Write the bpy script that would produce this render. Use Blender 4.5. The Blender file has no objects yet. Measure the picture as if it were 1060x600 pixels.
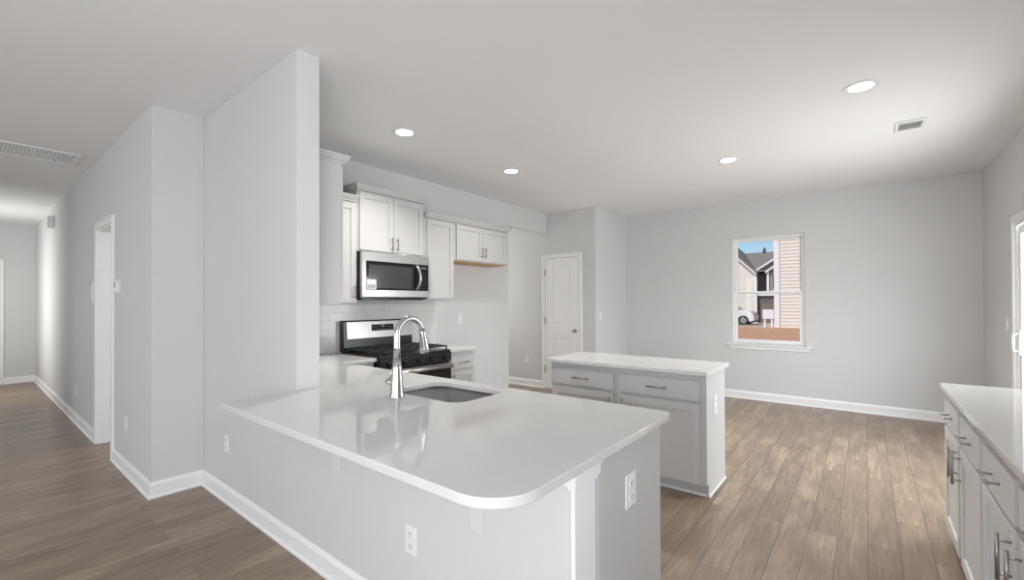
import bpy, bmesh, math, random
from mathutils import Vector, Matrix
random.seed(3)
PI = math.pi
sc = bpy.context.scene
C = sc.collection

# ------------------------------------------------------------------ camera
H = 2.863                      # ceiling height
YAW, PITCH, ROLL = math.radians(38.67), math.radians(0.416), math.radians(-0.212)
cam_d = bpy.data.cameras.new('camera'); cam = bpy.data.objects.new('camera', cam_d); C.objects.link(cam)
cam_d.sensor_width = 36; cam_d.lens = 457.56 / 1060 * 36
cam_d.shift_y = (309.7 - 300) / 1060
cam_d.clip_start = 0.05; cam_d.clip_end = 500
cam.matrix_world = Matrix.Translation((0, 0, 1.408)) @ Matrix.Rotation(YAW, 4, 'Z') @ Matrix.Rotation(PI/2 + PITCH, 4, 'X') @ Matrix.Rotation(ROLL, 4, 'Z')
sc.camera = cam
sc.view_settings.view_transform = 'Standard'; sc.view_settings.look = 'None'
sc.view_settings.gamma = 1; sc.view_settings.use_curve_mapping = False
sc.view_settings.exposure = 0.06

# ------------------------------------------------------------------ world, sun, daylight at the patio door and hall window, added fill lamps
w = bpy.data.worlds.new('sky'); sc.world = w; w.use_nodes = True
nt = w.node_tree; nt.nodes.clear()
sky = nt.nodes.new('ShaderNodeTexSky'); sky.sky_type = 'NISHITA'; sky.sun_disc = False
sky.sun_elevation = math.radians(48); sky.sun_rotation = math.radians(160); sky.air_density = 1.0; sky.dust_density = 0.1; sky.ozone_density = 4.0
bg = nt.nodes.new('ShaderNodeBackground'); bg.inputs[1].default_value = 0.105
wo = nt.nodes.new('ShaderNodeOutputWorld')
nt.links.new(sky.outputs[0], bg.inputs[0]); nt.links.new(bg.outputs[0], wo.inputs[0])

sun_d = bpy.data.lights.new('sun', 'SUN'); sun_d.energy = 3.1; sun_d.angle = math.radians(0.6); sun_d.color = (1, .97, .93)
sun = bpy.data.objects.new('sun', sun_d); C.objects.link(sun)
sun.rotation_euler = Vector((0.30, 0.62, -0.72)).to_track_quat('-Z', 'Y').to_euler()

def area(name, loc, d, sx, sy, power, col=(1, 1, 1), spread=180):
    l = bpy.data.lights.new(name, 'AREA'); l.shape = 'RECTANGLE'; l.size = sx; l.size_y = sy; l.energy = power; l.color = col; l.spread = math.radians(spread)
    o = bpy.data.objects.new(name, l); C.objects.link(o); o.location = loc
    o.rotation_euler = Vector(d).to_track_quat('-Z', 'Y').to_euler()
    return o
area('daylight_patio_door', (1.22, 4.9, 1.15), (-1, 0, -.2), 1.7, 2.0, 84, (.95, .98, 1))
area('added_rear_fill', (-4.6, -4.9, 1.5), (0, 1, .05), 2.2, 1.7, 60, (.94, .97, 1))  # unseen rear source, added to lift the whole interior
area('added_rear_beam', (.05, -4.9, 1.5), (.02, 1, 0), 1.7, 1.7, 9, (.94, .97, 1), 55)  # narrow beam added to brighten the dim right side of the room
area('added_side_fill', (1.2, -1.4, 1.5), (-1, 0, .05), 2.2, 1.7, 138, (.94, .97, 1))  # unseen source behind the camera, added to brighten the peninsula end panel
area('daylight_hall_window', (-10.2, -0.62, 1.5), (0, 1, 0), .9, 1.6, 30, (1, .98, .95))
area('added_passage_fill', (-6.1, 5.5, 1.6), (1, 0, 0), .8, 1.6, 17, (1, .97, .92))  # added fill in front of a solid wall, brightens the passage
area('added_side_room_fill', (-7.2, 2.2, 1.6), (1, -.2, 0), 1.0, 1.4, 60, (1, .98, .95))  # added fill, lightens the jamb and leaf of the hall doorway

# ------------------------------------------------------------------ materials
def L(r, g, b):
    f = lambda c: (c/255/12.92) if c/255 <= .04045 else ((c/255+.055)/1.055)**2.4
    return (f(r), f(g), f(b), 1)
def mat(name, col, rough=.5, metal=0, bump=0, bscale=200, spec=.5, coat=0, vary=0, emis=None, estr=0):
    m = bpy.data.materials.new(name); m.use_nodes = True
    n = m.node_tree.nodes; l = m.node_tree.links; p = n['Principled BSDF']
    p.inputs['Base Color'].default_value = col; p.inputs['Roughness'].default_value = rough
    p.inputs['Metallic'].default_value = metal; p.inputs['Specular IOR Level'].default_value = spec
    p.inputs['Coat Weight'].default_value = coat
    if emis: p.inputs['Emission Color'].default_value = emis; p.inputs['Emission Strength'].default_value = estr
    tc = n.new('ShaderNodeTexCoord'); ns = n.new('ShaderNodeTexNoise'); ns.inputs['Scale'].default_value = bscale; ns.inputs['Detail'].default_value = 3
    l.new(tc.outputs['Object'], ns.inputs['Vector'])
    if bump:
        b = n.new('ShaderNodeBump'); b.inputs['Strength'].default_value = bump; b.inputs['Distance'].default_value = .002
        l.new(ns.outputs['Fac'], b.inputs['Height']); l.new(b.outputs[0], p.inputs['Normal'])
    mx = n.new('ShaderNodeMix'); mx.data_type = 'RGBA'; v = max(vary, .015)
    mx.inputs['A'].default_value = tuple(c*(1-v) for c in col[:3])+(1,); mx.inputs['B'].default_value = tuple(min(1, c*(1+v)) for c in col[:3])+(1,)
    n2 = n.new('ShaderNodeTexNoise'); n2.inputs['Scale'].default_value = 3 if not vary else 6; n2.inputs['Detail'].default_value = 4
    l.new(tc.outputs['Object'], n2.inputs['Vector']); l.new(n2.outputs['Fac'], mx.inputs['Factor']); l.new(mx.outputs['Result'], p.inputs['Base Color'])
    return m
M = {}
M['wall'] = mat('wall_paint', (.68, .68, .68, 1), .75, bump=.08, bscale=260, spec=.25)
M['ceiling'] = mat('ceiling_paint', (.88, .885, .89, 1), .85, bump=.1, bscale=180, spec=.2)
M['trim'] = mat('white_trim_paint', (.90, .90, .90, 1), .4)
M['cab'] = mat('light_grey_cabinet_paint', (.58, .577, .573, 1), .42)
M['cab_lit_bracket'] = mat('lit_cabinet_bracket_paint', (.74, .74, .735, 1), .42)  # cabinet grey paled for light on the right-hand fronts; brackets share it
M['plate'] = mat('white_plastic', (.86, .86, .86, 1), .35)
M['slot'] = mat('dark_slot', (.08, .08, .08, 1), .6)
M['quartz'] = mat('white_quartz', (.69, .685, .675, 1), .045, spec=.5, vary=.03)
M['nickel'] = mat('brushed_nickel', (.42, .40, .38, 1), .3, 1, bump=.1, bscale=300)
M['chrome'] = mat('chrome', (.56, .56, .56, 1), .14, 1)
M['steel'] = mat('stainless_steel', (.54, .53, .52, 1), .3, 1, bump=.1, bscale=400)
M['sink'] = mat('brushed_sink_steel', (.34, .34, .335, 1), .28, 1, bump=.1, bscale=400)
M['black'] = mat('black_enamel', (.012, .012, .013, 1), .25)
M['iron'] = mat('cast_iron', (.02, .02, .021, 1), .5, bump=.3, bscale=300)
M['blackglass'] = mat('black_glass', (.01, .01, .011, 1), .05)
M['mwglass'] = mat('microwave_window_screen', (.055, .055, .056, 1), .12)
M['wood'] = mat('unfinished_plywood', L(205, 165, 115), .6, vary=.15)
M['sticker'] = mat('paper_sticker', (.72, .72, .70, 1), .5)
M['display'] = mat('display_text', (.35, .37, .4, 1), .4)
M['lens'] = mat('lamp_lens', (1, .97, .9, 1), .5, emis=(1, .95, .87, 1), estr=9)
M['dirt'] = mat('orange_clay_ground', L(214, 160, 124), .95, vary=.35)
M['gravel'] = mat('pale_ground_strip', L(196, 176, 160), .95, vary=.1)
M['siding'] = mat('beige_vinyl_siding', L(230, 221, 211), .6)
M['greysiding'] = mat('dark_grey_siding', L(112, 104, 106), .7)
M['midsiding'] = mat('mid_grey_siding', L(166, 156, 156), .7)
M['roof'] = mat('brown_grey_shingle', L(142, 132, 124), .9, vary=.1)
M['extwhite'] = mat('exterior_white_trim', L(238, 236, 238), .6)
M['door_brown'] = mat('garage_door_taupe', L(128, 114, 108), .7)
M['carwhite'] = mat('white_car_paint', L(228, 228, 232), .3, coat=.5)
M['tyre'] = mat('tyre_rubber', (.03, .03, .03, 1), .8)
M['carglass'] = mat('car_window', (.03, .04, .05, 1), .1)
M['void'] = mat('duct_dark', (.05, .045, .045, 1), .8)
M['mdf'] = mat('register_louver_grey', (.4, .4, .4, 1), .5)

def glass():
    m = bpy.data.materials.new('window_glass'); m.use_nodes = True; n = m.node_tree.nodes; l = m.node_tree.links; n.clear()
    o = n.new('ShaderNodeOutputMaterial'); t = n.new('ShaderNodeBsdfTransparent'); g = n.new('ShaderNodeBsdfGlossy'); g.inputs['Roughness'].default_value = .02
    t.inputs[0].default_value = (.96, .975, .975, 1)
    lw = n.new('ShaderNodeLayerWeight'); lw.inputs[0].default_value = .5; mx = n.new('ShaderNodeMixShader')
    pw = n.new('ShaderNodeMath'); pw.operation = 'POWER'; pw.inputs[1].default_value = 5; l.new(lw.outputs['Facing'], pw.inputs[0])
    f = n.new('ShaderNodeMath'); f.operation = 'MULTIPLY_ADD'; f.inputs[1].default_value = .6; f.inputs[2].default_value = .012; l.new(pw.outputs[0], f.inputs[0])
    l.new(f.outputs[0], mx.inputs[0]); l.new(t.outputs[0], mx.inputs[1]); l.new(g.outputs[0], mx.inputs[2]); l.new(mx.outputs[0], o.inputs[0])
    return m
M['glass'] = glass()

def floor_mat():
    m = bpy.data.materials.new('oak_plank_floor'); m.use_nodes = True; n = m.node_tree.nodes; l = m.node_tree.links; p = n['Principled BSDF']
    tc = n.new('ShaderNodeTexCoord'); sp = n.new('ShaderNodeSeparateXYZ'); l.new(tc.outputs['Object'], sp.inputs[0])
    cb = n.new('ShaderNodeCombineXYZ'); l.new(sp.outputs['Y'], cb.inputs['X']); l.new(sp.outputs['X'], cb.inputs['Y'])
    br = n.new('ShaderNodeTexBrick'); br.offset = .37; br.offset_frequency = 2
    br.inputs['Scale'].default_value = 1; br.inputs['Brick Width'].default_value = 1.25; br.inputs['Row Height'].default_value = .142
    br.inputs['Mortar Size'].default_value = .0016; br.inputs['Mortar Smooth'].default_value = .2; br.inputs['Bias'].default_value = 0
    br.inputs['Color1'].default_value = (0, 0, 0, 1); br.inputs['Color2'].default_value = (1, 1, 1, 1); br.inputs['Mortar'].default_value = (.5, .5, .5, 1)
    l.new(cb.outputs[0], br.inputs['Vector'])
    # grain: noise stretched along the plank, shifted by the plank's own value
    mp = n.new('ShaderNodeMapping'); mp.inputs['Scale'].default_value = (1.6, 22, 1)
    l.new(cb.outputs[0], mp.inputs['Vector'])
    ad = n.new('ShaderNodeVectorMath'); ad.operation = 'ADD'; sc_ = n.new('ShaderNodeVectorMath'); sc_.operation = 'SCALE'; sc_.inputs['Scale'].default_value = 37
    l.new(br.outputs['Color'], sc_.inputs[0]); l.new(mp.outputs[0], ad.inputs[0]); l.new(sc_.outputs[0], ad.inputs[1])
    g = n.new('ShaderNodeTexNoise'); g.inputs['Scale'].default_value = 1.6; g.inputs['Detail'].default_value = 9; g.inputs['Roughness'].default_value = .62; g.inputs['Distortion'].default_value = 1.4
    l.new(ad.outputs[0], g.inputs['Vector'])
    mp2 = n.new('ShaderNodeMapping'); mp2.inputs['Scale'].default_value = (1.0, 3.2, 1); l.new(cb.outputs[0], mp2.inputs['Vector'])
    ad2 = n.new('ShaderNodeVectorMath'); ad2.operation = 'ADD'; l.new(mp2.outputs[0], ad2.inputs[0]); l.new(sc_.outputs[0], ad2.inputs[1])
    g2 = n.new('ShaderNodeTexNoise'); g2.inputs['Scale'].default_value = 2.2; g2.inputs['Detail'].default_value = 4; l.new(ad2.outputs[0], g2.inputs['Vector'])
    cr = n.new('ShaderNodeValToRGB'); e = cr.color_ramp.elements
    e[0].position = .24; e[0].color = L(86, 71, 58); e[1].position = .78; e[1].color = L(196, 176, 154)
    x = e.new(.5); x.color = L(140, 120, 101)
    # combine: .45 grain + .35 blotch + .2 plank
    a = n.new('ShaderNodeMath'); a.operation = 'MULTIPLY'; a.inputs[1].default_value = .5; l.new(g.outputs['Fac'], a.inputs[0])
    b = n.new('ShaderNodeMath'); b.operation = 'MULTIPLY_ADD'; b.inputs[1].default_value = .38; l.new(g2.outputs['Fac'], b.inputs[0]); l.new(a.outputs[0], b.inputs[2])
    s2 = n.new('ShaderNodeSeparateColor'); l.new(br.outputs['Color'], s2.inputs[0])
    c = n.new('ShaderNodeMath'); c.operation = 'MULTIPLY_ADD'; c.inputs[1].default_value = .09; l.new(s2.outputs[0], c.inputs[0]); l.new(b.outputs[0], c.inputs[2])
    l.new(c.outputs[0], cr.inputs[0])
    mx = n.new('ShaderNodeMix'); mx.data_type = 'RGBA'; mx.inputs['B'].default_value = L(58, 46, 38)
    l.new(br.outputs['Fac'], mx.inputs['Factor']); l.new(cr.outputs[0], mx.inputs['A']); l.new(mx.outputs['Result'], p.inputs['Base Color'])
    bm_ = n.new('ShaderNodeBump'); bm_.inputs['Strength'].default_value = .25; bm_.inputs['Distance'].default_value = .002
    h = n.new('ShaderNodeMath'); h.operation = 'SUBTRACT'; l.new(g.outputs['Fac'], h.inputs[0]); l.new(br.outputs['Fac'], h.inputs[1])
    l.new(h.outputs[0], bm_.inputs['Height']); l.new(bm_.outputs[0], p.inputs['Normal'])
    p.inputs['Roughness'].default_value = .36; p.inputs['Specular IOR Level'].default_value = .9
    return m
M['floor'] = floor_mat()

def tile_mat():
    m = bpy.data.materials.new('white_subway_tile'); m.use_nodes = True; n = m.node_tree.nodes; l = m.node_tree.links; p = n['Principled BSDF']
    tc = n.new('ShaderNodeTexCoord'); sp = n.new('ShaderNodeSeparateXYZ'); l.new(tc.outputs['Object'], sp.inputs[0])
    cb = n.new('ShaderNodeCombineXYZ'); l.new(sp.outputs['Y'], cb.inputs['X']); l.new(sp.outputs['Z'], cb.inputs['Y'])
    br = n.new('ShaderNodeTexBrick'); br.inputs['Scale'].default_value = 1; br.inputs['Brick Width'].default_value = .16; br.inputs['Row Height'].default_value = .082
    br.inputs['Mortar Size'].default_value = .0022; br.inputs['Mortar Smooth'].default_value = .3
    br.inputs['Color1'].default_value = (.74, .73, .715, 1); br.inputs['Color2'].default_value = (.79, .78, .77, 1); br.inputs['Mortar'].default_value = (.68, .67, .66, 1)
    l.new(cb.outputs[0], br.inputs['Vector']); l.new(br.outputs['Color'], p.inputs['Base Color'])
    b = n.new('ShaderNodeBump'); b.invert = True; b.inputs['Strength'].default_value = .5; b.inputs['Distance'].default_value = .002
    l.new(br.outputs['Fac'], b.inputs['Height']); l.new(b.outputs[0], p.inputs['Normal']); p.inputs['Roughness'].default_value = .12
    return m
M['tile'] = tile_mat()

# ------------------------------------------------------------------ mesh helpers
class MB:
    def __init__(s): s.bm = bmesh.new()
    def box(s, x0, x1, y0, y1, z0, z1):
        x0, x1 = sorted((x0, x1)); y0, y1 = sorted((y0, y1)); z0, z1 = sorted((z0, z1))
        v = [s.bm.verts.new(p) for p in ((x0,y0,z0),(x1,y0,z0),(x1,y1,z0),(x0,y1,z0),(x0,y0,z1),(x1,y0,z1),(x1,y1,z1),(x0,y1,z1))]
        for f in ((0,3,2,1),(4,5,6,7),(0,1,5,4),(1,2,6,5),(2,3,7,6),(3,0,4,7)): s.bm.faces.new([v[i] for i in f])
        return s
    def prism(s, pts, axis, a, b):
        # polygon pts (2-D) extruded along axis from a to b
        def P(p, t): return {'X': (t, p[0], p[1]), 'Y': (p[0], t, p[1]), 'Z': (p[0], p[1], t)}[axis]
        va = [s.bm.verts.new(P(p, a)) for p in pts]; vb = [s.bm.verts.new(P(p, b)) for p in pts]; n = len(pts)
        s.bm.faces.new(va); s.bm.faces.new(vb[::-1])
        for i in range(n): s.bm.faces.new((va[i], va[(i+1) % n], vb[(i+1) % n], vb[i]))
        return s
    def tube(s, pts, rad, seg=12, caps=True):
        pts = [Vector(p) for p in pts]
        if not hasattr(rad, '__len__'): rad = [rad]*len(pts)
        rings = []; up = None
        for i, p in enumerate(pts):
            t = (pts[min(i+1, len(pts)-1)] - pts[max(i-1, 0)]).normalized()
            if up is None:
                up = Vector((0, 0, 1)) if abs(t.z) < .9 else Vector((1, 0, 0))
            u = t.cross(up).normalized(); v = u.cross(t).normalized(); up = v
            rings.append([s.bm.verts.new(p + rad[i]*(math.cos(2*PI*k/seg)*u + math.sin(2*PI*k/seg)*v)) for k in range(seg)])
        for a, b in zip(rings, rings[1:]):
            for k in range(seg): 
                f = s.bm.faces.new((a[k], a[(k+1) % seg], b[(k+1) % seg], b[k])); f.smooth = True
        if caps: s.bm.faces.new(rings[0][::-1]); s.bm.faces.new(rings[-1])
        return s
    def ring(s, c, r0, r1, z0, z1, seg=32):
        # flat annulus with thickness, axis Z
        R = []
        for r, z in ((r0, z0), (r1, z0), (r1, z1), (r0, z1)):
            R.append([s.bm.verts.new((c[0]+r*math.cos(2*PI*k/seg), c[1]+r*math.sin(2*PI*k/seg), z)) for k in range(seg)])
        for i in range(4):
            for k in range(seg): s.bm.faces.new((R[i][k], R[i][(k+1) % seg], R[(i+1) % 4][(k+1) % seg], R[(i+1) % 4][k]))
        return s
    def disc(s, c, r, z0, z1, seg=32):
        return s.tube([(c[0], c[1], z0), (c[0], c[1], z1)], r, seg)
    def slab(s, outer, holes, z0, z1):
        for z in (z0, z1):
            es = []
            for lp in [outer] + holes:
                v = [s.bm.verts.new((p[0], p[1], z)) for p in lp]
                es += [s.bm.edges.new((v[i], v[(i+1) % len(v)])) for i in range(len(v))]
            bmesh.ops.triangle_fill(s.bm, use_beauty=True, use_dissolve=True, edges=es)
        s.bm.verts.ensure_lookup_table()
        d = {}
        for v in s.bm.verts: d[(round(v.co.x, 5), round(v.co.y, 5), round(v.co.z, 5))] = v
        g = lambda p, z: d[(round(p[0], 5), round(p[1], 5), round(z, 5))]
        for lp in [outer] + holes:
            for i in range(len(lp)):
                a, b = lp[i], lp[(i+1) % len(lp)]
                s.bm.faces.new((g(a, z0), g(b, z0), g(b, z1), g(a, z1)))
        return s
    def build(s, name, m, parent=None, bevel=0, seg=2, angle=35):
        bmesh.ops.recalc_face_normals(s.bm, faces=s.bm.faces)
        me = bpy.data.meshes.new(name); s.bm.to_mesh(me); s.bm.free(); me.materials.append(m)
        o = bpy.data.objects.new(name, me); C.objects.link(o)
        if parent: o.parent = parent
        if bevel:
            b = o.modifiers.new('bevel', 'BEVEL'); b.width = bevel; b.segments = seg; b.limit_method = 'ANGLE'; b.angle_limit = math.radians(angle)
        return o
def bx(*a): return MB().box(*a)
def tag(o, label=None, cat=None, group=None, kind=None):
    if label: o['label'] = label
    if cat: o['category'] = cat
    if group: o['group'] = group
    if kind: o['kind'] = kind
    return o
def empty(name, loc, rz=0, label=None, cat=None, group=None):
    o = bpy.data.objects.new(name, None); C.objects.link(o); o.location = loc; o.rotation_euler = (0, 0, rz); o.empty_display_size = .05
    return tag(o, label, cat, group)
def struct(name, mb, m, bevel=0, parent=None):
    o = mb.build(name, m, parent, bevel)
    if not parent: o['kind'] = 'structure'
    return o
def arc(cx, cy, r, a0, a1, n=8):
    return [(cx + r*math.cos(math.radians(a0+(a1-a0)*i/n)), cy + r*math.sin(math.radians(a0+(a1-a0)*i/n))) for i in range(n+1)]
def rrect(x0, x1, y0, y1, r, n=6):
    return arc(x1-r, y0+r, r, -90, 0, n) + arc(x1-r, y1-r, r, 0, 90, n) + arc(x0+r, y1-r, r, 90, 180, n) + arc(x0+r, y0+r, r, 180, 270, n)

# ------------------------------------------------------------------ the room
Yh, X1, Ys, X2, ST = .872, -4.055, 1.196, -2.52, 1.33      # hall wall, its end, stub wall, stub end, stub back
Yw, Xr, Xc, Yd, Xk, Xh = 7.141, 1.029, -3.195, 6.018, -4.09, -11.9
OPZ = 2.545                                                   # underside of the header over the opening
PX = -.71                                                     # peninsula end

struct('floor', bx(Xh-.1, Xr+.12, -5.1, Yw+.12, -.12, 0), M['floor'])
struct('ceiling', bx(Xh-.1, Xr+.12, -5.1, Yw+.12, H, H+.12), M['ceiling'])

def holed_wall(name, axis, a0, a1, t0, t1, holes, m=None):
    # wall along axis from a0 to a1, thickness t0..t1, holes (u0,u1,z0,z1)
    mb = MB(); us = sorted(set([a0, a1] + [h[0] for h in holes] + [h[1] for h in holes]))
    for u0, u1 in zip(us, us[1:]):
        hs = [h for h in holes if h[0] <= u0+1e-6 and h[1] >= u1-1e-6]
        zs = [(0, H)]
        for h in hs: zs = [(0, h[2]), (h[3], H)]
        for z0, z1 in zs:
            if z1-z0 > 1e-4:
                if axis == 'X': mb.box(u0, u1, t0, t1, z0, z1)
                else: mb.box(t0, t1, u0, u1, z0, z1)
    bmesh.ops.remove_doubles(mb.bm, verts=mb.bm.verts, dist=1e-5)
    return struct(name, mb, m or M['wall'])
WIN = (-1.545, -.64, .80, 2.34)
PAT = (3.98, 5.79, 0.0, 2.09)
holed_wall('wall_window', 'X', Xc, Xr+.12, Yw, Yw+.12, [WIN])
SIDEW = (-2.5, -.3, .65, 2.35)  # unseen opening, sited for the added side light
holed_wall('wall_right', 'Y', -5.0, Yw, Xr, Xr+.12, [PAT, SIDEW])
RW = [(-5.7, -3.5, .65, 2.35), (-.95, .85, .65, 2.35)]  # unseen openings for the added rear lamps, right one shifted for the beam
holed_wall('wall_rear', 'X', -7.0, Xr+.12, -5.1, -5.0, RW)
struct('wall_left', bx(-7.12, -7.0, -5.1, -.5, 0, H), M['wall'])
holed_wall('wall_hall_left', 'X', Xh, -7.12, -.62, -.5, [(-10.65, -9.75, .7, 2.3)])
struct('wall_hall_end', bx(Xh-.12, Xh, -.62, Yh+1.5, 0, H), M['wall'])
DOORW = (-6.06, -5.345, 0, 2.155)
holed_wall('wall_hall_right', 'X', Xh, X1, Yh, Yh+.12, [DOORW])
struct('wall_return', bx(X1-.12, X1, Yh+.12, ST, 0, H), M['wall'])
struct('wall_kitchen_stub', bx(X1, X2, Ys, ST, 0, H), M['wall'], .004)
# kitchen wall, with the tall opening before the pantry and its header
struct('wall_kitchen', MB().box(Xk-.12, Xk, ST, 5.03, 0, H).box(Xk-.12, Xk, 5.03, Yd, OPZ, H), M['wall'], .003)
struct('wall_pantry', bx(-6.2, Xc-.12, Yd, Yd+.12, 0, H), M['wall'])
struct('wall_pantry_side', bx(Xc-.12, Xc, Yd, Yw, 0, H), M['wall'])
struct('wall_passage', MB().box(-6.3, -6.2, 4.9, Yd, 0, H).box(-6.2, Xk-.12, 4.9, 5.02, 0, H), M['wall'])
struct('wall_side_room', MB().box(-7.4, -7.28, Yh+.12, 3.2, 0, H).box(-7.28, X1-.13, 3.2, 3.32, 0, H), M['wall'])
# peninsula half wall
struct('wall_peninsula', bx(X2+.001, PX-.016, Ys, ST, 0, .882), M['wall'])

# baseboards
def base(name, pts, side=1):
    # profile swept along a polyline on the floor; material .015 proud of the wall on the left(+1)/right(-1)
    mb = MB(); th = .015; hh = .115
    P = [Vector(p) for p in pts]; n = len(P)
    offs = []
    for i in range(n):
        ds = []
        if i > 0: ds.append((P[i]-P[i-1]).normalized())
        if i < n-1: ds.append((P[i+1]-P[i]).normalized())
        ns = [Vector((-d.y, d.x))*side for d in ds]
        o = ns[0] if len(ns) == 1 else (ns[0]+ns[1])/(1+ns[0].dot(ns[1]))
        offs.append(o)
    prof = [(0, 0), (th+.008, 0), (th+.008, .012), (th, .022), (th, hh-.022), (th*.45, hh-.004), (th*.3, hh), (0, hh)]
    rings = [[mb.bm.verts.new((P[i].x+offs[i].x*a, P[i].y+offs[i].y*a, z)) for a, z in prof] for i in range(n)]
    for r0, r1 in zip(rings, rings[1:]):
        for k in range(len(prof)): mb.bm.faces.new((r0[k], r0[(k+1) % 8], r1[(k+1) % 8], r1[k]))
    mb.bm.faces.new(rings[0]); mb.bm.faces.new(rings[-1][::-1])
    return struct(name, mb, M['trim'])
base('baseboard_window', [(Xc, Yd+.0), (Xc, Yw), (Xr, Yw), (Xr, 5.85)], -1)
base('baseboard_hall', [(Xh, .49), (Xh, Yh), (-6.115, Yh)], -1)
base('baseboard_peninsula', [(-5.29, Yh), (X1, Yh), (X1, Ys), (PX-.02, Ys)], -1)
base('baseboard_pantry', [(-6.2, Yd), (-4.17, Yd)], -1)
base('baseboard_pantry_corner', [(-3.425, Yd), (Xc, Yd)], -1)

# return air: end post of the half wall with its little cap
struct('trim_1', MB().box(PX-.016, PX, Ys, ST, 0, .882)
       .box(PX-.03, PX+.012, Ys-.018, ST+.015, .835, .872).box(PX-.03, PX+.02, Ys-.026, ST+.02, .872, .8825).box(PX-.02, PX+.006, Ys-.01, ST+.008, .822, .835), M['trim'], .002)

# window: jamb liner, sashes, meeting rail, panes, stool
def window():
    x0, x1, z0, z1 = WIN
    o = struct('window_1', MB().box(x0, x0+.035, Yw+.03, Yw+.118, z0, z1).box(x1-.035, x1, Yw+.03, Yw+.118, z0, z1)
               .box(x0+.035, x1-.035, Yw+.03, Yw+.118, z1-.03, z1).box(x0+.035, x1-.035, Yw+.03, Yw+.118, z0, z0+.03), M['trim'], .003)
    zm = 1.53
    def sash(name, y, a, b):
        f = .032
        s = MB().box(x0+.035, x0+.035+f, y, y+.028, a, b).box(x1-.035-f, x1-.035, y, y+.028, a, b).box(x0+.035+f, x1-.035-f, y, y+.028, a, a+f).box(x0+.035+f, x1-.035-f, y, y+.028, b-f, b).build(name, M['trim'], o, .003)
        bx(x0+.035+f-.004, x1-.035-f+.004, y+.012, y+.016, a+f-.004, b-f+.004).build('pane', M['glass'], s)
        return s
    sash('upper_sash', Yw+.080, zm-.01, z1-.03); lo = sash('lower_sash', Yw+.046, z0+.03, zm+.03)
    bx(-.0+(x0+x1)/2-.03, (x0+x1)/2+.03, Yw+.036, Yw+.046, zm+.004, zm+.026).build('sash_lock', M['trim'], lo, .002)
    MB().box(x0-.075, x1+.075, Yw-.045, Yw+.03, z0-.022, z0).build('window_sill', M['trim'], o, .006)
    bx(x0-.045, x1+.045, Yw-.016, Yw-.001, z0-.075, z0-.022).build('window_apron', M['trim'], o, .003)
window()
def plain_window(name, axis, u0, u1, z0, z1, t0, t1):
    mb = MB(); f = .05; um = (u0+u1)/2
    B = (lambda a, b, c, d: mb.box(a, b, t0, t1, c, d)) if axis == 'X' else (lambda a, b, c, d: mb.box(t0, t1, a, b, c, d))
    B(u0, u0+f, z0, z1); B(u1-f, u1, z0, z1); B(um-f/2, um+f/2, z0+f, z1-f); B(u0+f, u1-f, z0, z0+f); B(u0+f, u1-f, z1-f, z1)
    return struct(name, mb, M['trim'])
plain_window('unseen_window_2', 'X', *RW[0], -5.08, -5.02); plain_window('unseen_window_3', 'X', *RW[1], -5.08, -5.02)
plain_window('unseen_window_4', 'Y', *SIDEW, Xr+.04, Xr+.09)

# pantry door
def hinge(z, x, y, parent, ax='Y'):
    return MB().tube([(x, y, z-.05), (x, y, z+.05)], .008, 10).box(x-.014, x+.004, y-.001, y+.004, z-.048, z+.048).build('hinge', M['nickel'], parent)
def pantry():
    x0, x1, zt = -4.108, -3.488, 2.125
    fr = struct('door_1', MB().box(x0-.062, x0, Yd-.018, Yd, 0, zt+.062).box(x1, x1+.062, Yd-.018, Yd, 0, zt+.062).box(x0, x1, Yd-.018, Yd, zt, zt+.062)
                .box(x0-.062, x0-.048, Yd-.026, Yd-.018, 0, zt+.062).box(x1+.048, x1+.062, Yd-.026, Yd-.018, 0, zt+.062).box(x0-.048, x1+.048, Yd-.026, Yd-.018, zt+.048, zt+.062), M['trim'], .002)
    y = Yd-.014; sx0, sx1 = x0+.006, x1-.004
    # slab with two raised-and-fielded panels
    mb = MB(); a, b = sx0+.125, sx1-.125
    f = y; bk = Yd-.001
    zs = [(0.012, .26), (.83, 1.06), (2.0, zt-.012)]
    for u0, u1 in ((sx0, a), (b, sx1)): mb.box(u0, u1, f, bk, .012, zt-.012)
    for c, d in zs: mb.box(a, b, f, bk, c, d)
    for c, d in ((.26, .83), (1.06, 2.0)):
        mb.box(a, b, f+.009, bk, c, d)
        # sloped field
        q = [(a, c), (b, c), (b, d), (a, d)]; w2 = .045
        o_ = [mb.bm.verts.new((p[0], f+.0088, p[1])) for p in ((a+.012, c+.012), (b-.012, c+.012), (b-.012, d-.012), (a+.012, d-.012))]
        i_ = [mb.bm.verts.new((p[0], f+.002, p[1])) for p in ((a+w2, c+w2), (b-w2, c+w2), (b-w2, d-w2), (a+w2, d-w2))]
        for k in range(4): mb.bm.faces.new((o_[k], o_[(k+1) % 4], i_[(k+1) % 4], i_[k]))
        mb.bm.faces.new(i_)
    s = mb.build('door_slab', M['trim'], fr)
    kx, kz = -3.548, .965
    k = MB().tube([(kx, f, kz), (kx, f-.006, kz)], .032, 20).tube([(kx, f-.006, kz), (kx, f-.03, kz)], .011, 12)
    k.tube([(kx, f-.028, kz), (kx, f-.036, kz), (kx, f-.05, kz), (kx, f-.06, kz), (kx, f-.064, kz)], [.014, .024, .027, .02, .006], 18)
    k.build('door_knob', M['nickel'], s)
    for z in (1.9, 1.12, .33): hinge(z, x0+.004, f-.012, s)
pantry()
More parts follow.
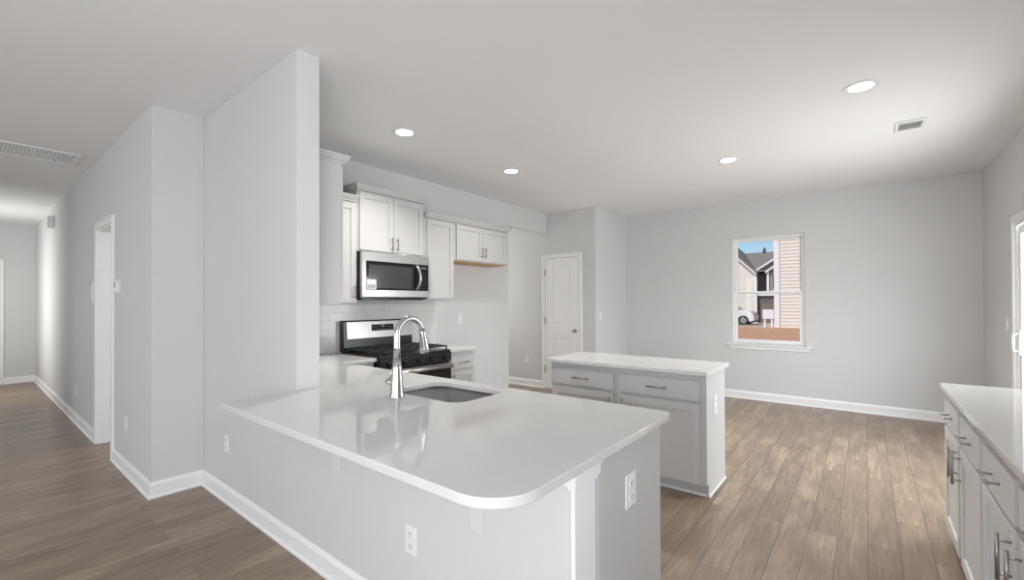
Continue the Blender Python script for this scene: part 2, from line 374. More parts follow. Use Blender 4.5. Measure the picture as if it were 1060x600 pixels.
# hall doorway: casing, jamb and the open leaf
def halldoor():
    x0, x1, _, zt = DOORW; c = .06
    fr = struct('door_2', MB().box(x0-c, x0, Yh-.018, Yh, 0, zt+c).box(x1, x1+c, Yh-.018, Yh, 0, zt+c).box(x0, x1, Yh-.018, Yh, zt, zt+c)
                .box(x0-c, x1+c, Yh-.026, Yh-.018, zt+c-.014, zt+c)
                .box(x0, x0+.016, Yh-.002, Yh+.12, 0, zt).box(x1-.016, x1, Yh-.002, Yh+.12, 0, zt).box(x0+.016, x1-.016, Yh-.002, Yh+.12, zt-.016, zt), M['trim'], .0015)
    lf = MB().box(x0+.018, x0+.053, Yh+.125, Yh+.80, .012, zt-.02).build('door_leaf', M['trim'], fr, .002)
    for z in (1.85, 1.08, .3): MB().tube([(x0+.024, Yh+.121, z-.045), (x0+.024, Yh+.121, z+.045)], .007, 8).build('hinge', M['nickel'], lf)
halldoor()
struct('door_3', MB().box(Xh, Xh+.02, .42, .49, 0, 2.2).box(Xh, Xh+.02, -.42, .42, 2.135, 2.2).box(Xh, Xh+.02, -.49, -.42, 0, 2.2).box(Xh+.001, Xh+.01, -.42, .42, .01, 2.135), M['trim'], .003)
# patio sliding door in the right wall
def patio():
    y0, y1, _, zt = PAT; c = .06; X = Xr
    fr = struct('door_4', MB().box(X-.018, X, y1, y1+c, 0, zt+c).box(X-.018, X, y0-c, y0, 0, zt+c).box(X-.018, X, y0, y1, zt, zt+c)
                .box(X-.002, X+.11, y1-.035, y1, 0, zt).box(X-.002, X+.11, y0, y0+.035, 0, zt).box(X-.002, X+.11, y0+.035, y1-.035, zt-.035, zt).box(X-.002, X+.11, y0+.035, y1-.035, 0, .03), M['trim'], .002)
    ym = (y0+y1)/2
    for nm, a, b, xx in (('sliding_panel', ym-.04, y1-.035, X+.012), ('fixed_panel', y0+.035, ym+.04, X+.062)):
        s = MB().box(xx, xx+.04, a, a+.07, .03, zt-.035).box(xx, xx+.04, b-.07, b, .03, zt-.035).box(xx, xx+.04, a+.07, b-.07, .03, .13).box(xx, xx+.04, a+.07, b-.07, zt-.105, zt-.035).build(nm, M['trim'], fr, .003)
        bx(xx+.018, xx+.022, a+.066, b-.066, .126, zt-.101).build('pane', M['glass'], s)
        if nm == 'sliding_panel':
            yy = b-.035
            MB().box(xx-.01, xx, yy-.022, yy+.022, .94, 1.15).tube([(xx-.008, yy, .965), (xx-.04, yy, .975), (xx-.045, yy, 1.045), (xx-.04, yy, 1.115), (xx-.008, yy, 1.125)], .009, 10).build('door_handle', M['plate'], s)
patio()

# ------------------------------------------------------------------ cabinets
def shaker(w_, h_, t=.02, f=.058, x0=0, z0=0, y=0):
    mb = MB(); x1, z1 = x0+w_, z0+h_
    mb.box(x0, x0+f, y-t, y, z0, z1).box(x1-f, x1, y-t, y, z0, z1).box(x0+f, x1-f, y-t, y, z0, z0+f).box(x0+f, x1-f, y-t, y, z1-f, z1)
    mb.box(x0+f, x1-f, y-t+.009, y, z0+f, z1-f)
    return mb
def pull(parent, x, y, z, length, vertical, m=None):
    r = .006; o = .032; h = length/2; mb = MB()
    if vertical:
        mb.tube([(x, y-o, z-h), (x, y-o, z+h)], r, 10)
        for s in (-1, 1): mb.tube([(x, y, z+s*h*.72), (x, y-o, z+s*h*.72)], r*.8, 8)
    else:
        mb.tube([(x-h, y-o, z), (x+h, y-o, z)], r, 10)
        for s in (-1, 1): mb.tube([(x+s*h*.72, y, z), (x+s*h*.72, y-o, z)], r*.8, 8)
    return mb.build('handle', M['nickel'], parent)
def base_cabinet(label, loc, rz, w_, d, bays, hside=None, group=None, open_top=False, kick=.06, plain=False, mul=.025, dl=.15, fscale=.058, front=None):
    front = front or M['cab']
    # bays: list of (x0, x1, handle side 'l'/'r'); drawer over door in each
    t = empty('base_cabinet', loc, rz, label, 'cabinet', group)
    mb = MB(); T = .883
    if open_top:
        mb.box(0, .018, 0, d, .1, T).box(w_-.018, w_, 0, d, .1, T).box(.018, w_-.018, d-.018, d, .1, T).box(.018, w_-.018, 0, d-.018, .1, .118).box(.018, w_-.018, 0, .018, .66, T)
    else: mb.box(0, w_, 0, d, .1, T)
    mb.build('cabinet_body', M['cab'], t, .0015)
    bx(0.001, w_-.001, kick, d-.001, 0, .1).build('toe_kick', M['cab'], t)
    for x0, x1, hs in bays:
        a, b = x0+mul, x1-mul
        dr = bx(a, b, -.02, 0, .695, .84).build('drawer', front, t, .003)
        if hs != '-': pull(dr, (a+b)/2, -.02, .768, dl, False)
        do = shaker(b-a, .575, x0=a, z0=.10, f=fscale).build('door', front, t, .0015)
        if hs == 'l': pull(do, a+.03, -.02, .575, .15, True)
        if hs == 'r': pull(do, b-.03, -.02, .575, .15, True)
    return t
# kitchen island: two cabinets side by side facing the peninsula
g = base_cabinet('grey island cabinet of drawer over door, farther from the island end panel', (-2.205, 3.32, 0), 0, .635, .49, [(0, .635, 'r')])
g = base_cabinet('grey island cabinet of drawer over door with a white panel and outlet on its end', (-1.57, 3.32, 0), 0, .665, .49, [(0, .665, 'l')])
MB().prism([(0.0, .883), (0, .1), (.045, .1), (.045, 0), (.515, 0), (.515, .883)], 'X', .665, .681).build('end_panel', M['cab'], g, .001)['label'] = 'tall flat end panel'
bx(0, .665, .045, .06, 0, .018).build('shoe_moulding', M['trim'], g, .003)
bx(.681, .690, .045, .515, 0, .018).build('shoe_moulding', M['trim'], g, .003)
# right-hand run along the right wall (local x runs towards the camera)
RX = .38
uw = 1.09
for i, (y, lab) in enumerate(((3.69, 'light grey base cabinet at the far end of the right-hand run, two drawers'),
                              (2.60, 'light grey base cabinet of the right-hand run, nearest, cut by the photo edge'),
                              (1.51, 'light grey base cabinet at the near end of the right-hand run, out of the photo'))):
    if i == 2: continue
    base_cabinet(lab, (RX, y, 0), -PI/2, uw, Xr-RX-.003, [(0, uw/2, 'r'), (uw/2, uw, 'l')], mul=.033, dl=.16, front=M['cab_lit_bracket'])  # fronts get the paler paint in place of brighter light
# kitchen wall bases either side of the range (facing +X)
base_cabinet('light grey base cabinet in the corner, left of the gas range', (-3.46, 2.0, 0), PI/2, .33, -3.46-Xk-.003, [(0, .33, '-')])
rc = base_cabinet('light grey base cabinet right of the gas range, drawer over door', (-3.44, 3.215, 0), PI/2, .40, -3.44-Xk-.003, [(0, .40, 'l')])
# peninsula cabinets facing the kitchen (+Y)
def pen(x_right, w_, **k): return base_cabinet(k.pop('label'), (x_right, 1.935, 0), PI, w_, 1.935-ST-.004, k.pop('bays'), **k)
pc = pen(PX-.016, .55, bays=[(0, .55, '-')], label='grey peninsula cabinet behind the white post, outlet on its side panel')
# in its own local frame the end panel is on the low-x side
bx(-.016, 0, 0.012, 1.935-ST-.022, 0, .883).build('end_panel', M['cab'], pc, .001)
pen(PX-.016-.552, 1.0, bays=[(0, .5, 'r'), (.5, 1.0, 'l')], open_top=True, label='grey sink base cabinet under the undermount sink of the peninsula')
pen(PX-.016-1.554, 1.12, bays=[(0, .6, 'r'), (.6, 1.12, 'l')], label='grey peninsula cabinet between the sink base and the corner')

# uppers
def crown(parent, x0, x1, d, z, sides='both', y=-.02):
    # flared crown: small fillet, sloped cove, top lip; mitred by construction
    mb = MB(); sec = [(.003, 0), (.003, .012), (.009, .015), (.018, .026), (.030, .044), (.034, .046), (.034, .058)]
    l_ = 1 if sides in ('both', 'l') else 0; r_ = 1 if sides in ('both', 'r') else 0
    rings = [[mb.bm.verts.new(p) for p in ((x0-l_*o, d, z+h), (x0-l_*o, y-o, z+h), (x1+r_*o, y-o, z+h), (x1+r_*o, d, z+h))] for o, h in sec]
    for p, q in zip(rings, rings[1:]):
        for k in range(4): mb.bm.faces.new((p[k], p[(k+1) % 4], q[(k+1) % 4], q[k]))
    mb.bm.faces.new(rings[0]); mb.bm.faces.new(rings[-1][::-1])
    return mb.build('crown_moulding', M['cab'], parent)
def upper(label, loc, rz, w_, d, z0, z1, doors, crown_sides='both', cr=True, hz=None, dx=0.012, hl=.13):
    t = empty('wall_cabinet', loc, rz, label, 'cabinet')
    b = bx(0, w_, 0, d, z0, z1).build('cabinet_body', M['cab'], t, .0015)
    for a, c, hs in doors:
        do = shaker(c-a, z1-z0-2*dx, x0=a, z0=z0+dx).build('door', M['cab'], t, .0015)
        hx = {'l': a+.03, 'r': c-.03}.get(hs)
        if hx is not None: pull(do, hx, -.02, (z0+.11 if hz is None else hz), hl, True)
    if cr: crown(t, 0, w_, d, z1, crown_sides)
    return t, b
UX = -3.76; UD = UX-Xk-.003
# (local x -> +Y, front faces +X)
t1, _ = upper('grey wall cabinet in the corner, between the tile and the microwave', (UX, 1.66, 0), PI/2, .684, UD, 1.40, 2.36, [(.34, .674, 'r')], 'none')
t2, _ = upper('tallest grey wall cabinet, two doors directly above the microwave', (UX, 2.348, 0), PI/2, .815, UD, 1.905, 2.485, [(.02, .405, 'r'), (.41, .795, 'l')], 'both', hz=2.0)
t3, _ = upper('grey single-door wall cabinet right of the microwave', (UX, 3.167, 0), PI/2, .443, UD, 1.445, 2.345, [(.03, .425, '-')], 'none')
t4, b4 = upper('short grey wall cabinet over the empty refrigerator space', (UX, 3.612, 0), PI/2, .985, UD, 1.905, 2.345, [(.03, .48, 'r'), (.485, .955, 'l')], 'r', hz=2.03)
bx(.012, .973, .0, UD-.002, 1.897, 1.9045).build('underside_panel', M['wood'], t4)['label'] = 'bare plywood underside'
# cabinet hung on the back of the stub wall: only its end panel shows (local x -> -X, front faces +Y)
t5, _ = upper('grey wall cabinet hung behind the stub wall, only its flat end showing', (-2.752, ST+.002+.27, 0), PI, 1.0, .27, 1.40, 2.345, [(.01, .33, 'r'), (.335, .66, 'l'), (.67, .99, 'l')], 'l')

# ------------------------------------------------------------------ countertops
CT0, CT1 = .884, .914
out = [(X2+.003, .812)] + arc(-.682-.15, .812+.15, .15, -90, 0, 14) + arc(-.682-.035, 2.0-.035, .035, 0, 90, 6) + \
      [(-3.42, 2.0), (-3.42, 2.335), (Xk+.002, 2.335), (Xk+.002, ST+.002), (X2+.003, ST+.002)]
SK = (-2.12, -1.565, 1.52, 1.903)
hole = rrect(*SK, .085)
ct = MB().slab(out, [hole], CT0, CT1).build('countertop', M['quartz'], None, .004, 3)
tag(ct, 'white quartz L-shaped peninsula countertop with rounded corner and sink cutout', 'countertop')
ct2 = MB().slab(rrect(-2.235, -.866, 3.268, 3.906, .012, 3), [], CT0, CT1).build('countertop', M['quartz'], None, .004, 3)
tag(ct2, 'white quartz countertop on the kitchen island', 'countertop')
ct3 = bx(.346, Xr-.002, .44, 3.715, CT0, CT1).build('countertop', M['quartz'], None, .004, 3)
tag(ct3, 'white quartz countertop on the long right-hand cabinet run', 'countertop')
ct4 = bx(Xk+.002, -3.41, 3.213, 3.63, CT0, CT1).build('countertop', M['quartz'], None, .004, 3)
tag(ct4, 'short white quartz countertop right of the gas range', 'countertop')
# backsplash
bs = MB().box(Xk+.0005, Xk+.009, ST+.004, 3.63, .915, 1.398).build('tile_backsplash', M['tile'])
tag(bs, 'glossy white subway tile backsplash behind the range', 'backsplash')

# ------------------------------------------------------------------ sink and faucet
def sink():
    t = empty('sink', ((SK[0]+SK[1])/2, (SK[2]+SK[3])/2, 0), 0, 'stainless steel undermount sink in the peninsula countertop', 'sink')
    cx, cy = t.location.x, t.location.y
    x0, x1, y0, y1 = SK[0]-cx, SK[1]-cx, SK[2]-cy, SK[3]-cy
    mb = MB(); n = 6
    loops = [(.02, .882, .08), (-.004, .882, .07), (-.004, .72, .07), (.012, .70, .06)]
    def lp(e, z, r):  # e = inset (positive outward for flange)
        return [mb.bm.verts.new((p[0], p[1], z)) for p in rrect(x0-e, x1+e, y0-e, y1+e, r, n)]
    A = lp(.011, .8825, .095); B = lp(.004, .8825, .088); Cc = lp(.0, .72, .085); D = lp(-.02, .695, .07)
    A2 = lp(.011, .878, .095); B2 = lp(.009, .878, .09); C2 = lp(.005, .718, .088); D2 = lp(-.018, .69, .072)
    for p, q in ((A, B), (B, Cc), (Cc, D), (A, A2), (A2, B2), (B2, C2), (C2, D2)):
        for k in range(len(p)):
            f = mb.bm.faces.new((p[k], p[(k+1) % len(p)], q[(k+1) % len(p)], q[k])); f.smooth = True
    mb.bm.faces.new(D); mb.bm.faces.new(D2[::-1])
    mb.build('bowl', M['sink'], t)
    d = MB().ring((0, 0), .022, .045, .695, .698).disc((0, 0), .022, .694, .6965).build('drain', M['steel'], t)
sink()
def faucet():
    fx, fy = -1.93, 1.44
    t = empty('faucet', (fx, fy, CT1), 0, 'chrome gooseneck pull-down faucet standing behind the sink', 'faucet')
    MB().tube([(0, 0, 0), (0, 0, .004), (0, 0, .02), (0, 0, .09), (0, 0, .15), (0, 0, .20)], [.040, .040, .035, .030, .024, .0195], 24).build('base', M['chrome'], t)
    R = .085; zc = .325; pts = [(0, 0, .20), (0, 0, .26), (0, 0, zc)]
    pts += [(0, R-R*math.cos(math.radians(a)), zc+R*math.sin(math.radians(a))) for a in range(12, 169, 12)]
    MB().tube(pts, [.0195, .0175]+[.0165]*(len(pts)-2), 18).build('spout', M['chrome'], t)
    a = math.radians(160); p = Vector(pts[-1]); d = Vector((0, .02, -.115)).normalized()
    MB().tube([p, p+d*.012, p+d*.05, p+d*.10, p+d*.125, p+d*.13], [.0175, .019, .021, .025, .027, .022], 20).build('spray_head', M['chrome'], t)
    h = MB().tube([(-.024, -.002, .072), (-.055, -.004, .074), (-.062, -.004, .074), (-.075, -.004, .075)], [.016, .0175, .019, .017], 16).build('handle_hub', M['chrome'], t)
    MB().tube([(-.066, -.002, .082), (-.058, .004, .11), (-.047, .008, .15)], [.006, .005, .0035], 10).build('lever', M['chrome'], h)
faucet()

# ------------------------------------------------------------------ gas range (local: x -> +Y, y -> depth to the wall, front at y=0)
def gas_range():
    w_ = .86; fx = -3.385; t = empty('gas_range', (fx, 2.343, 0), PI/2, 'stainless and black gas range standing between the kitchen counters', 'range')
    d = fx-Xk-.012
    MB().box(0, w_, .03, d, .06, .90).box(.03, w_-.03, .07, d-.03, 0, .06).build('range_body', M['black'], t, .003)
    MB().box(-.0, w_, .0, d-.05, .90, .925).build('cooktop', M['black'], t, .004)
    for cx in (.19, .67):
        for cy in (.17, .46):
            b = MB().disc((cx, cy), .045, .925, .938).disc((cx, cy), .03, .938, .947).build('burner', M['iron'], t)
    MB().disc((.43, .31), .04, .925, .938).disc((.43, .31), .026, .938, .947).build('burner', M['iron'], t)
    for a, b in ((.02, .29), (.295, .565), (.57, .84)):
        g = MB(); y0, y1, z0, z1 = .03, d-.10, .953, .968
        g.box(a, b, y0, y0+.014, z0, z1).box(a, b, y1-.014, y1, z0, z1).box(a, a+.014, y0, y1, z0, z1).box(b-.014, b, y0, y1, z0, z1)
        m_ = (a+b)/2; g.box(m_-.006, m_+.006, y0, y1, z0, z1)
        for yy in (.17, .31, .46): g.box(a, b, yy-.006, yy+.006, z0, z1)
        for px in (a, b-.014):
            for py in (y0, y1-.014): g.box(px, px+.014, py, py+.014, .925, z0)
        g.build('grate', M['iron'], t, .003)
    bx(0, w_, -.012, .03, .805, .90).build('control_panel', M['black'], t, .006)
    for i in range(5):
        x = .09+i*.17
        MB().tube([(x, -.012, .852), (x, -.018, .852), (x, -.04, .852), (x, -.046, .852)], [.026, .023, .02, .017], 20).build('knob', M['black'], t)
    dr = MB().box(.004, w_-.004, -.012, .03, .26, .795).build('oven_door', M['blackglass'], t, .005)
    MB().box(.004, w_-.004, -.0145, -.0122, .26, .36).box(.004, w_-.004, -.0145, -.0122, .745, .79).build('door_trim', M['steel'], dr)
    MB().tube([(.03, -.06, .765), (w_-.03, -.06, .765)], .021, 14).box(.06, .085, -.06, -.012, .755, .775).box(w_-.085, w_-.06, -.06, -.012, .755, .775).build('oven_handle', M['steel'], dr)
    bx(.004, w_-.004, -.012, .03, .07, .25).build('storage_drawer', M['steel'], t, .005)
    # backguard, its face leaning back a little
    y0 = d-.075
    bgp = MB().prism([(y0-.01, .925), (d, .925), (d, 1.232), (y0+.03, 1.232), (y0+.012, 1.22)], 'X', .012, w_-.012).build('backguard', M['black'], t, .003)
    f = MB().prism([(y0-.006, 1.05), (y0+.008, 1.05), (y0+.026, 1.224), (y0+.012, 1.22)], 'X', .05, w_-.012).build('control_face', M['steel'], bgp, .002)
    MB().prism([(y0-.004, 1.12), (y0+.004, 1.12), (y0+.012, 1.185), (y0+.004, 1.185)], 'X', .33, .60).build('display', M['blackglass'], bgp)
    q = MB()
    for i in range(9):
        for j in range(2):
            if 3 <= i <= 5 and j == 1: continue
            zz = 1.133+.025*j; yy = y0-.0035+(zz-1.12)*.123
            q.box(.345+i*.0275, .357+i*.0275, yy-.0015, yy, zz, zz+.005)
    yy = y0-.0035+(1.162-1.12)*.123
    q.box(.445, .485, yy-.0015, yy, 1.160, 1.172)
    q.build('display_marks', M['display'], bgp)
gas_range()

# ------------------------------------------------------------------ microwave
def microwave():
    fx = -3.685; w_ = .815; t = empty('microwave', (fx, 2.348, 1.45), PI/2, 'stainless over-the-range microwave mounted under the tallest cabinet', 'microwave')
    d = fx-Xk-.002; h = .452
    bx(0, w_, .02, d, 0, h).build('microwave_body', M['black'], t, .003)
    dr = MB().box(.0, w_, -.012, .02, .36, h-.002).box(0, w_, -.012, .02, .018, .085).box(0, .045, -.012, .02, .085, .36).box(w_-.012, w_, -.012, .02, .085, .36).build('front_frame', M['steel'], t, .002)
    gl = bx(.045, .62, -.008, .02, .085, .36).build('door_glass', M['blackglass'], t)
    bx(.075, .585, -.0095, -.008, .105, .325).build('window_screen', M['mwglass'], gl)
    cp = bx(.62, w_-.012, -.008, .02, .085, .36).build('keypad', M['blackglass'], t)
    q = MB()
    for i in range(3):
        for j in range(6): q.box(.705+i*.03, .717+i*.03, -.0092, -.008, .11+j*.032, .115+j*.032)
    q.box(.70, .78, -.0092, -.008, .315, .335)
    q.build('key_marks', mat('key_grey', (.12, .12, .12, 1), .4), cp)
    pts = [(.645, -.008, .10)] + [(.645+.012*math.sin(PI*k/12), -.02-.04*math.sin(PI*k/12), .10+.24*k/12) for k in range(13)] + [(.645, -.008, .34)]
    MB().tube(pts, .0145, 12).build('door_handle', M['steel'], t)
    st = bx(.052, .155, -.0115, -.0095, .09, .185).build('sticker', M['sticker'], gl)
    MB().box(.06, .145, -.0122, -.0115, .10, .135).build('sticker_print', mat('sticker_grey', (.4, .4, .4, 1), .5), st)
    MB().box(.04, w_-.04, .04, d-.04, -.012, 0).build('vent_underside', M['black'], t)
microwave()

# ------------------------------------------------------------------ outlets, switches, small wall devices (local front faces -Y)
def plate(kind, label, loc, rz, wd=.075, ht=.12, group=None):
    nm = {'outlet': 'power_outlet', 'switch': 'light_switch'}[kind]
    t = empty(nm, loc, rz, label, 'outlet' if kind == 'outlet' else 'switch', group)
    bx(-wd/2, wd/2, -.006, -.0005, -ht/2, ht/2).build('cover_plate', M['plate'], t, .002)
    if kind == 'outlet':
        for s in (-1, 1):
            r = bx(-.017, .017, -.009, -.006, s*.026-.015, s*.026+.015).build('receptacle', M['plate'], t, .002)
            q = MB(); q.box(-.009, -.006, -.0094, -.009, s*.026-.004, s*.026+.008).box(.006, .009, -.0094, -.009, s*.026-.004, s*.026+.008)
            q.box(-.0025, .0025, -.0094, -.009, s*.026-.012, s*.026-.008)
            q.build('slots', M['slot'], r)
    else:
        for k in range(max(1, round(wd/.075))):
            x = (k-(round(wd/.075)-1)/2)*.046
            bx(x-.015, x+.015, -.010, -.006, -.032, .032).build('rocker', M['plate'], t, .002)
    return t
plate('outlet', 'white outlet low on the peninsula half wall, by the stub wall corner', (-3.566, Ys, .41), 0)
plate('outlet', 'white outlet low on the peninsula half wall, below the near counter bracket', (-1.505, Ys, .41), 0)
plate('outlet', 'white outlet on the hall wall between thermostat and corner', (-4.82, Yh, .42), 0)
plate('outlet', 'white outlet on the hall wall beyond the doorway', (-7.34, Yh, .39), 0)
plate('switch', 'tall white switch plate on the hall wall just beyond the doorway', (-6.32, Yh, 1.53), 0, .075, .2)
plate('outlet', 'white outlet on the grey end panel of the peninsula', (PX, 1.605, .693), PI/2, .09, .125)
plate('outlet', 'white outlet high on the end panel of the island', (-.889, 3.54, .64), PI/2, .09, .13)
plate('outlet', 'white outlet on the bare wall of the refrigerator space', (Xk, 4.03, 1.2), PI/2, .08, .13)
plate('outlet', 'white outlet low on the wall left of the pantry door', (-4.50, Yd, .44), 0)
plate('switch', 'white light switch on the wall corner right of the pantry door', (Xc, 6.16, 1.2), PI/2)
plate('switch', 'white light switch on the right wall beside the patio door', (Xr, 6.09, 1.19), -PI/2)

t = empty('thermostat', (-5.1, Yh, 1.56), 0, 'small white thermostat on the hall wall near the doorway', 'thermostat')
bx(-.06, .06, -.006, -.0005, -.06, .06).build('wall_plate', M['plate'], t, .003)
th = bx(-.05, .05, -.03, -.006, -.052, .052).build('thermostat_body', M['plate'], t, .006)
bx(-.03, .03, -.0315, -.03, -.01, .035).build('screen', M['mdf'], th)
t = empty('door_chime', (-9.45, Yh, 2.62), 0, 'white box mounted high on the far hall wall', 'door chime')
bx(-.11, .11, -.075, -.0005, -.09, .09).build('chime_cover', M['plate'], t, .01)
bx(-.06, .06, -.078, -.075, -.06, .06).build('grille', M['plate'], t, .002)

# counter support brackets under the overhang
for x, lab in ((-2.09, 'white steel L-bracket under the counter overhang, nearer the stub wall'), (-1.12, 'white steel L-bracket under the counter overhang, nearer the rounded corner')):
    t = empty('counter_bracket', (x, Ys, 0), 0, lab, 'bracket')
    bx(-.03, .03, -.012, -.0005, .57, .872).build('wall_leg', M['cab_lit_bracket'], t, .002)
    bx(-.03, .03, -.34, -.0005, .872, .8835).build('counter_arm', M['cab_lit_bracket'], t, .002)

# ------------------------------------------------------------------ ceiling fittings
def can_light(x, y, label, watts):
    t = empty('ceiling_light', (x, y, H), 0, label, 'ceiling light', 'recessed kitchen ceiling lights')
    mb = MB().ring((0, 0), .070, .100, -.006, -.0005, 40)
    mb.build('trim_ring', M['plate'], t, .002)
    MB().disc((0, 0), .0695, -.004, -.0015, 40).build('lens', M['lens'], t)
    l = bpy.data.lights.new('ceiling_light_glow', 'AREA'); l.shape = 'DISK'; l.size = .14; l.energy = watts; l.spread = math.radians(125); l.color = (1, .97, .94)
    o = bpy.data.objects.new('ceiling_light_glow', l); C.objects.link(o); o.location = (x, y, H-.012)
can_light(-3.06, 2.365, 'round recessed ceiling light nearest the stub wall, above the range side', 15)
can_light(-3.056, 3.81, 'round recessed ceiling light above the refrigerator space side of the kitchen', 6)
can_light(-1.09, 4.92, 'round recessed ceiling light above the floor in front of the window', 20)
can_light(-.015, 3.81, 'largest-looking round recessed ceiling light, closest to the ceiling register', 10)

def grille(name, label, x0, x1, y0, y1, nx, ny, fr=.03, mback='void', hz=.004):
    cx, cy = (x0+x1)/2, (y0+y1)/2; t = empty(name, (cx, cy, H), 0, label, 'ceiling vent')
    a, b = (x1-x0)/2, (y1-y0)/2
    MB().box(-a, a, -b, -b+fr, -.012, -.0005).box(-a, a, b-fr, b, -.012, -.0005).box(-a, -a+fr, -b+fr, b-fr, -.012, -.0005).box(a-fr, a, -b+fr, b-fr, -.012, -.0005).build('frame', M['plate'], t, .003)
    bx(-a+fr, a-fr, -b+fr, b-fr, -.003, -.0005).build('backing', M[mback], t)
    s = MB()
    for i in range(nx):
        x = -a+fr+(i+.5)*(2*a-2*fr)/nx; w_ = (2*a-2*fr)/nx*.22; s.box(x-w_, x+w_, -b+fr, b-fr, -.008, -.005)
    for j in range(ny):
        y = -b+fr+(j+.5)*(2*b-2*fr)/ny; w_ = (2*b-2*fr)/ny*.2; s.box(-a+fr, a-fr, y-w_, y+w_, -.0085, -.0045)
    s.build('louvers', M['plate'], t)
grille('return_air_grille', 'long white return air grille in the hall ceiling', -6.46, -5.96, .06, .745, 9, 26)
t = empty('ceiling_register', (.295, 4.89, H), 0, 'small white supply register in the ceiling right of the lights', 'ceiling vent')
MB().box(-.095, .095, -.13, -.09, -.010, -.0005).box(-.095, .095, .10, .13, -.010, -.0005).box(-.095, -.072, -.09, .10, -.010, -.0005).box(.072, .095, -.09, .10, -.010, -.0005).build('frame', M['plate'], t, .003)
bx(-.072, .072, -.09, .10, -.002, -.0005).build('backing', M['mdf'], t)
for k in range(5):
    y = -.005+k*.021
    MB().prism([(y, -.009), (y+.003, -.010), (y+.019, -.004), (y+.016, -.003)], 'X', -.072, .072).build('louver', M['plate'], t)

# ------------------------------------------------------------------ outside
gr = MB()
ys = [(Yw+.14, .0), (12, .20), (20, .22), (26, .06), (30, -.16), (38, -.34), (60, -.5)]
prev = None
for i, (y, z) in enumerate(ys):
    cur = [gr.bm.verts.new((-40, y, z)), gr.bm.verts.new((30, y, z))]
    if prev: gr.bm.faces.new((prev[0], prev[1], cur[1], cur[0]))
    prev = cur
g_o = gr.build('ground', M['dirt']); g_o['kind'] = 'structure'
struct('driveway', bx(-13, -4.6, 31.2, 37.9, -.33, -.20), M['gravel'])
struct('ground_side', bx(Xr+.125, 30, -30, Yw+.14, -.3, 0), M['dirt'])

def siding(x0, x1, y, z0, z1, step, parent, m, name='siding', top=None):
    mb = MB(); z = z0
    while z < z1-1e-4:
        zz = min(z+step, z1); xa, xb = x0, x1
        if top:
            lo, hi = top(zz)
            xa, xb = max(x0, lo), min(x1, hi)
            if xb-xa < .02: break
        mb.prism([(y, z), (y-.05, z), (y-.012, zz), (y, zz)], 'X', xa, xb); z = zz
    return mb.build(name, m, parent)

# pale house filling the right of the window
h = empty('house', (-.6, 32, -.3), 0, 'beige vinyl-sided house wall filling the right side of the window', 'house')
def lb(o, mb, nm, m):   # mesh given in world coordinates, moved to the parent's local frame
    mb.bm.transform(Matrix.Translation(-o.location)); return mb.build(nm, m, o)
lb(h, MB().box(-4.38, 4, 32.05, 36.8, -.3, 8.0), 'wall', M['siding'])
sd = siding(-4.38, 4, 32.05, -.25, 8.0, .21, None, M['siding'])
sd.location = -h.location; sd.parent = h
lb(h, MB().box(-4.5, -4.2, 31.95, 32.3, -.3, 8.0), 'corner_trim', M['extwhite'])
lb(h, MB().prism([(31.4, 7.9), (34.4, 9.6), (37.4, 7.9), (37.4, 8.1), (34.4, 9.85), (31.4, 8.1)], 'X', -4.8, 4.4), 'roof', M['roof'])

# two-storey house across the drive
h2 = empty('house', (-8.5, 39, -.35), 0, 'grey and beige two-storey house with white rakes seen through the left of the window', 'house')
def P2(mb, nm, m): return lb(h2, mb, nm, m)
P2(MB().box(-13.2, -6.65, 38.1, 44, -.4, 3.6), 'wall', M['siding'])
P2(MB().prism([(-13.2, 3.6), (-6.65, 3.6), (-9.92, 6.9)], 'Y', 38.1, 44), 'gable_wall', M['siding'])
s_ = siding(-13.2, -6.65, 38.1, -.35, 6.6, .17, None, M['siding'], top=lambda z: (-13.2, -6.65) if z < 3.6 else (-13.2+(z-3.6), -6.65-(z-3.6)))
s_.location = -h2.location; s_.parent = h2
P2(MB().prism([(-6.5, 3.42), (-9.92, 6.87), (-13.35, 3.42), (-13.35, 3.6), (-9.92, 7.08), (-6.5, 3.6)], 'Y', 37.75, 37.98), 'rake_trim', M['extwhite'])
P2(MB().prism([(-6.45, 3.55), (-9.92, 7.06), (-13.4, 3.55), (-13.4, 3.68), (-9.92, 7.2), (-6.45, 3.68)], 'Y', 37.7, 44.5), 'roof', M['roof'])
P2(MB().prism([(38.3, 3.72), (44.2, 5.75), (50, 3.72), (50, 3.6), (38.3, 3.6)], 'X', -13.4, -2.0), 'main_roof', M['roof'])
P2(MB().tube([(-6.9, 44, 5.7), (-6.9, 44, 6.1)], .12, 10), 'roof_vent', M['greysiding'])
P2(MB().box(-6.65, -3.0, 39.2, 44, -.4, 3.6), 'recessed_wall', M['greysiding'])
P2(MB().box(-6.65, -3.0, 38.15, 39.2, 1.86, 2.2), 'storey_band', M['extwhite'])
P2(MB().box(-6.63, -3.0, 38.3, 39.2, 3.6, 3.72).box(-6.68, -6.48, 38.0, 38.2, -.4, 3.65), 'white_trim', M['extwhite'])
P2(MB().box(-5.83, -5.68, 38.05, 38.2, 2.2, 3.68), 'column', M['extwhite'])
P2(MB().box(-5.68, -3.0, 38.2, 39.2, 2.2, 3.75).prism([(-5.8, 3.7), (-3.0, 3.7), (-4.3, 4.75)], 'Y', 38.2, 39.2), 'small_gable', M['midsiding'])
P2(MB().box(-5.45, -5.2, 38.13, 38.2, 2.45, 3.4), 'window', M['carglass'])
P2(MB().prism([(-5.9, 3.55), (-4.3, 4.72), (-4.3, 4.86), (-5.9, 3.70)], 'Y', 37.9, 38.2).prism([(-6.8, 3.62), (-4.3, 5.3), (-4.3, 5.44), (-6.8, 3.78)], 'Y', 38.5, 38.7), 'gable_rake', M['extwhite'])
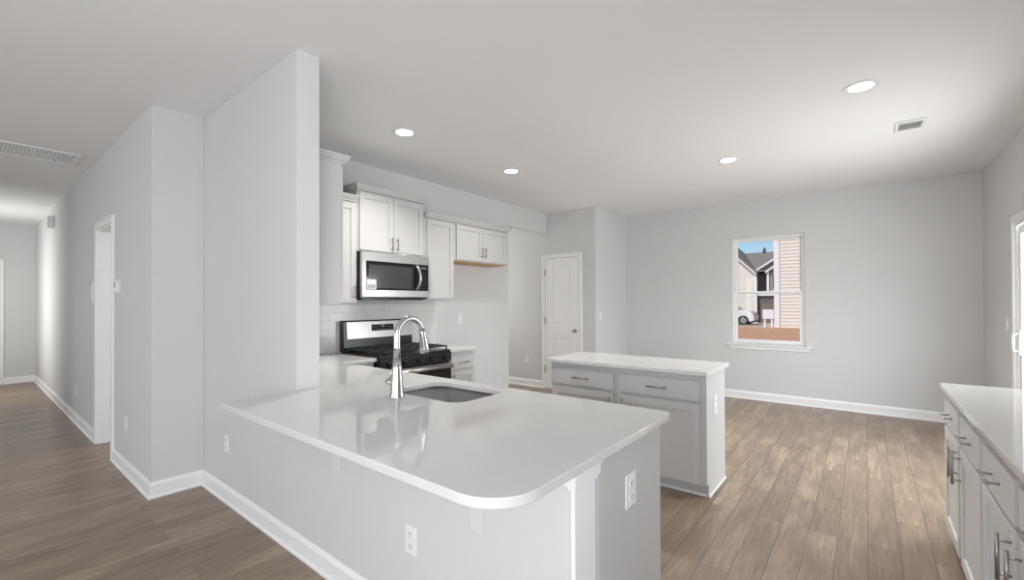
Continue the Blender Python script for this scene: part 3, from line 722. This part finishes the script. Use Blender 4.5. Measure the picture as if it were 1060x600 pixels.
P2(MB().prism([(-6.7, 3.7), (-4.3, 5.3), (-3.0, 4.4), (-3.0, 3.7)], 'Y', 38.72, 43), 'gable_roof', M['roof'])
P2(MB().box(-6.48, -4.45, 38.35, 39.2, -.4, 1.86), 'garage_wall', M['greysiding'])
P2(MB().box(-6.25, -4.5, 38.28, 38.35, -.35, 1.25), 'garage_door', M['door_brown'])

# parked white car: nose pointing right (+X)
def car():
    t = empty('car', (-7.9, 34.6, -.20), 0, 'white car parked outside the window, in front of the beige house', 'car')
    # side outline x (0=rear), z
    prof = [(-1.95, .35), (-1.98, .80), (-1.85, 1.0), (-1.60, 1.50), (-1.3, 1.58), (.15, 1.56), (.35, 1.50), (.95, 1.06), (1.65, .95), (1.88, .82), (1.96, .55), (1.94, .32)]
    def arch(cx): return [(cx+.36*math.cos(math.radians(a)), .30+.36*math.sin(math.radians(a))) for a in range(-5, 186, 19)]
    outl = prof + [(1.75, .26)] + arch(1.3) + [(.9, .26), (-.85, .26)] + arch(-1.2) + [(-1.75, .26)]
    b = MB().prism(outl, 'Y', -.85, .85).build('car_body', M['carwhite'], t, .05, 3, 25)
    MB().prism([(-1.45, 1.03), (-1.35, 1.45), (-.35, 1.46), (-.35, 1.03)], 'Y', -.862, .862).prism([(-.28, 1.03), (-.28, 1.46), (.16, 1.44), (.74, 1.05)], 'Y', -.862, .862).build('side_window', M['carglass'], t)
    MB().prism([(.42, 1.44), (.98, 1.06), (1.0, 1.075), (.44, 1.47)], 'Y', -.7, .7).build('windscreen', M['carglass'], t)
    bx(1.80, 1.965, -.80, -.5, .62, .78).build('headlight', M['chrome'], t, .02)
    bx(-1.9, 1.93, -.80, .80, .20, .42).build('underbody', M['tyre'], t, .02)
    for x in (1.3, -1.2):
        for s in (-1, 1):
            wv = MB().tube([(x, s*.66, .31), (x, s*.87, .31)], .31, 24).build('wheel', M['tyre'], t, .02)
            MB().tube([(x, s*.86, .31), (x, s*.885, .31)], .2, 20).build('hubcap', M['steel'], wv, .01)
car()
# white utility pedestal on two legs in the dirt
t = empty('utility_pedestal', (-3.92, 26, .05), 0, 'white utility box on two legs standing in the orange dirt outside', 'utility box')
bx(-.25, .25, -.09, .09, .47, .95).build('cover_box', M['extwhite'], t, .02)
for s in (-1, 1): bx(s*.16-.045, s*.16+.045, -.04, .04, -.06, .47).build('leg', M['extwhite'], t, .005)
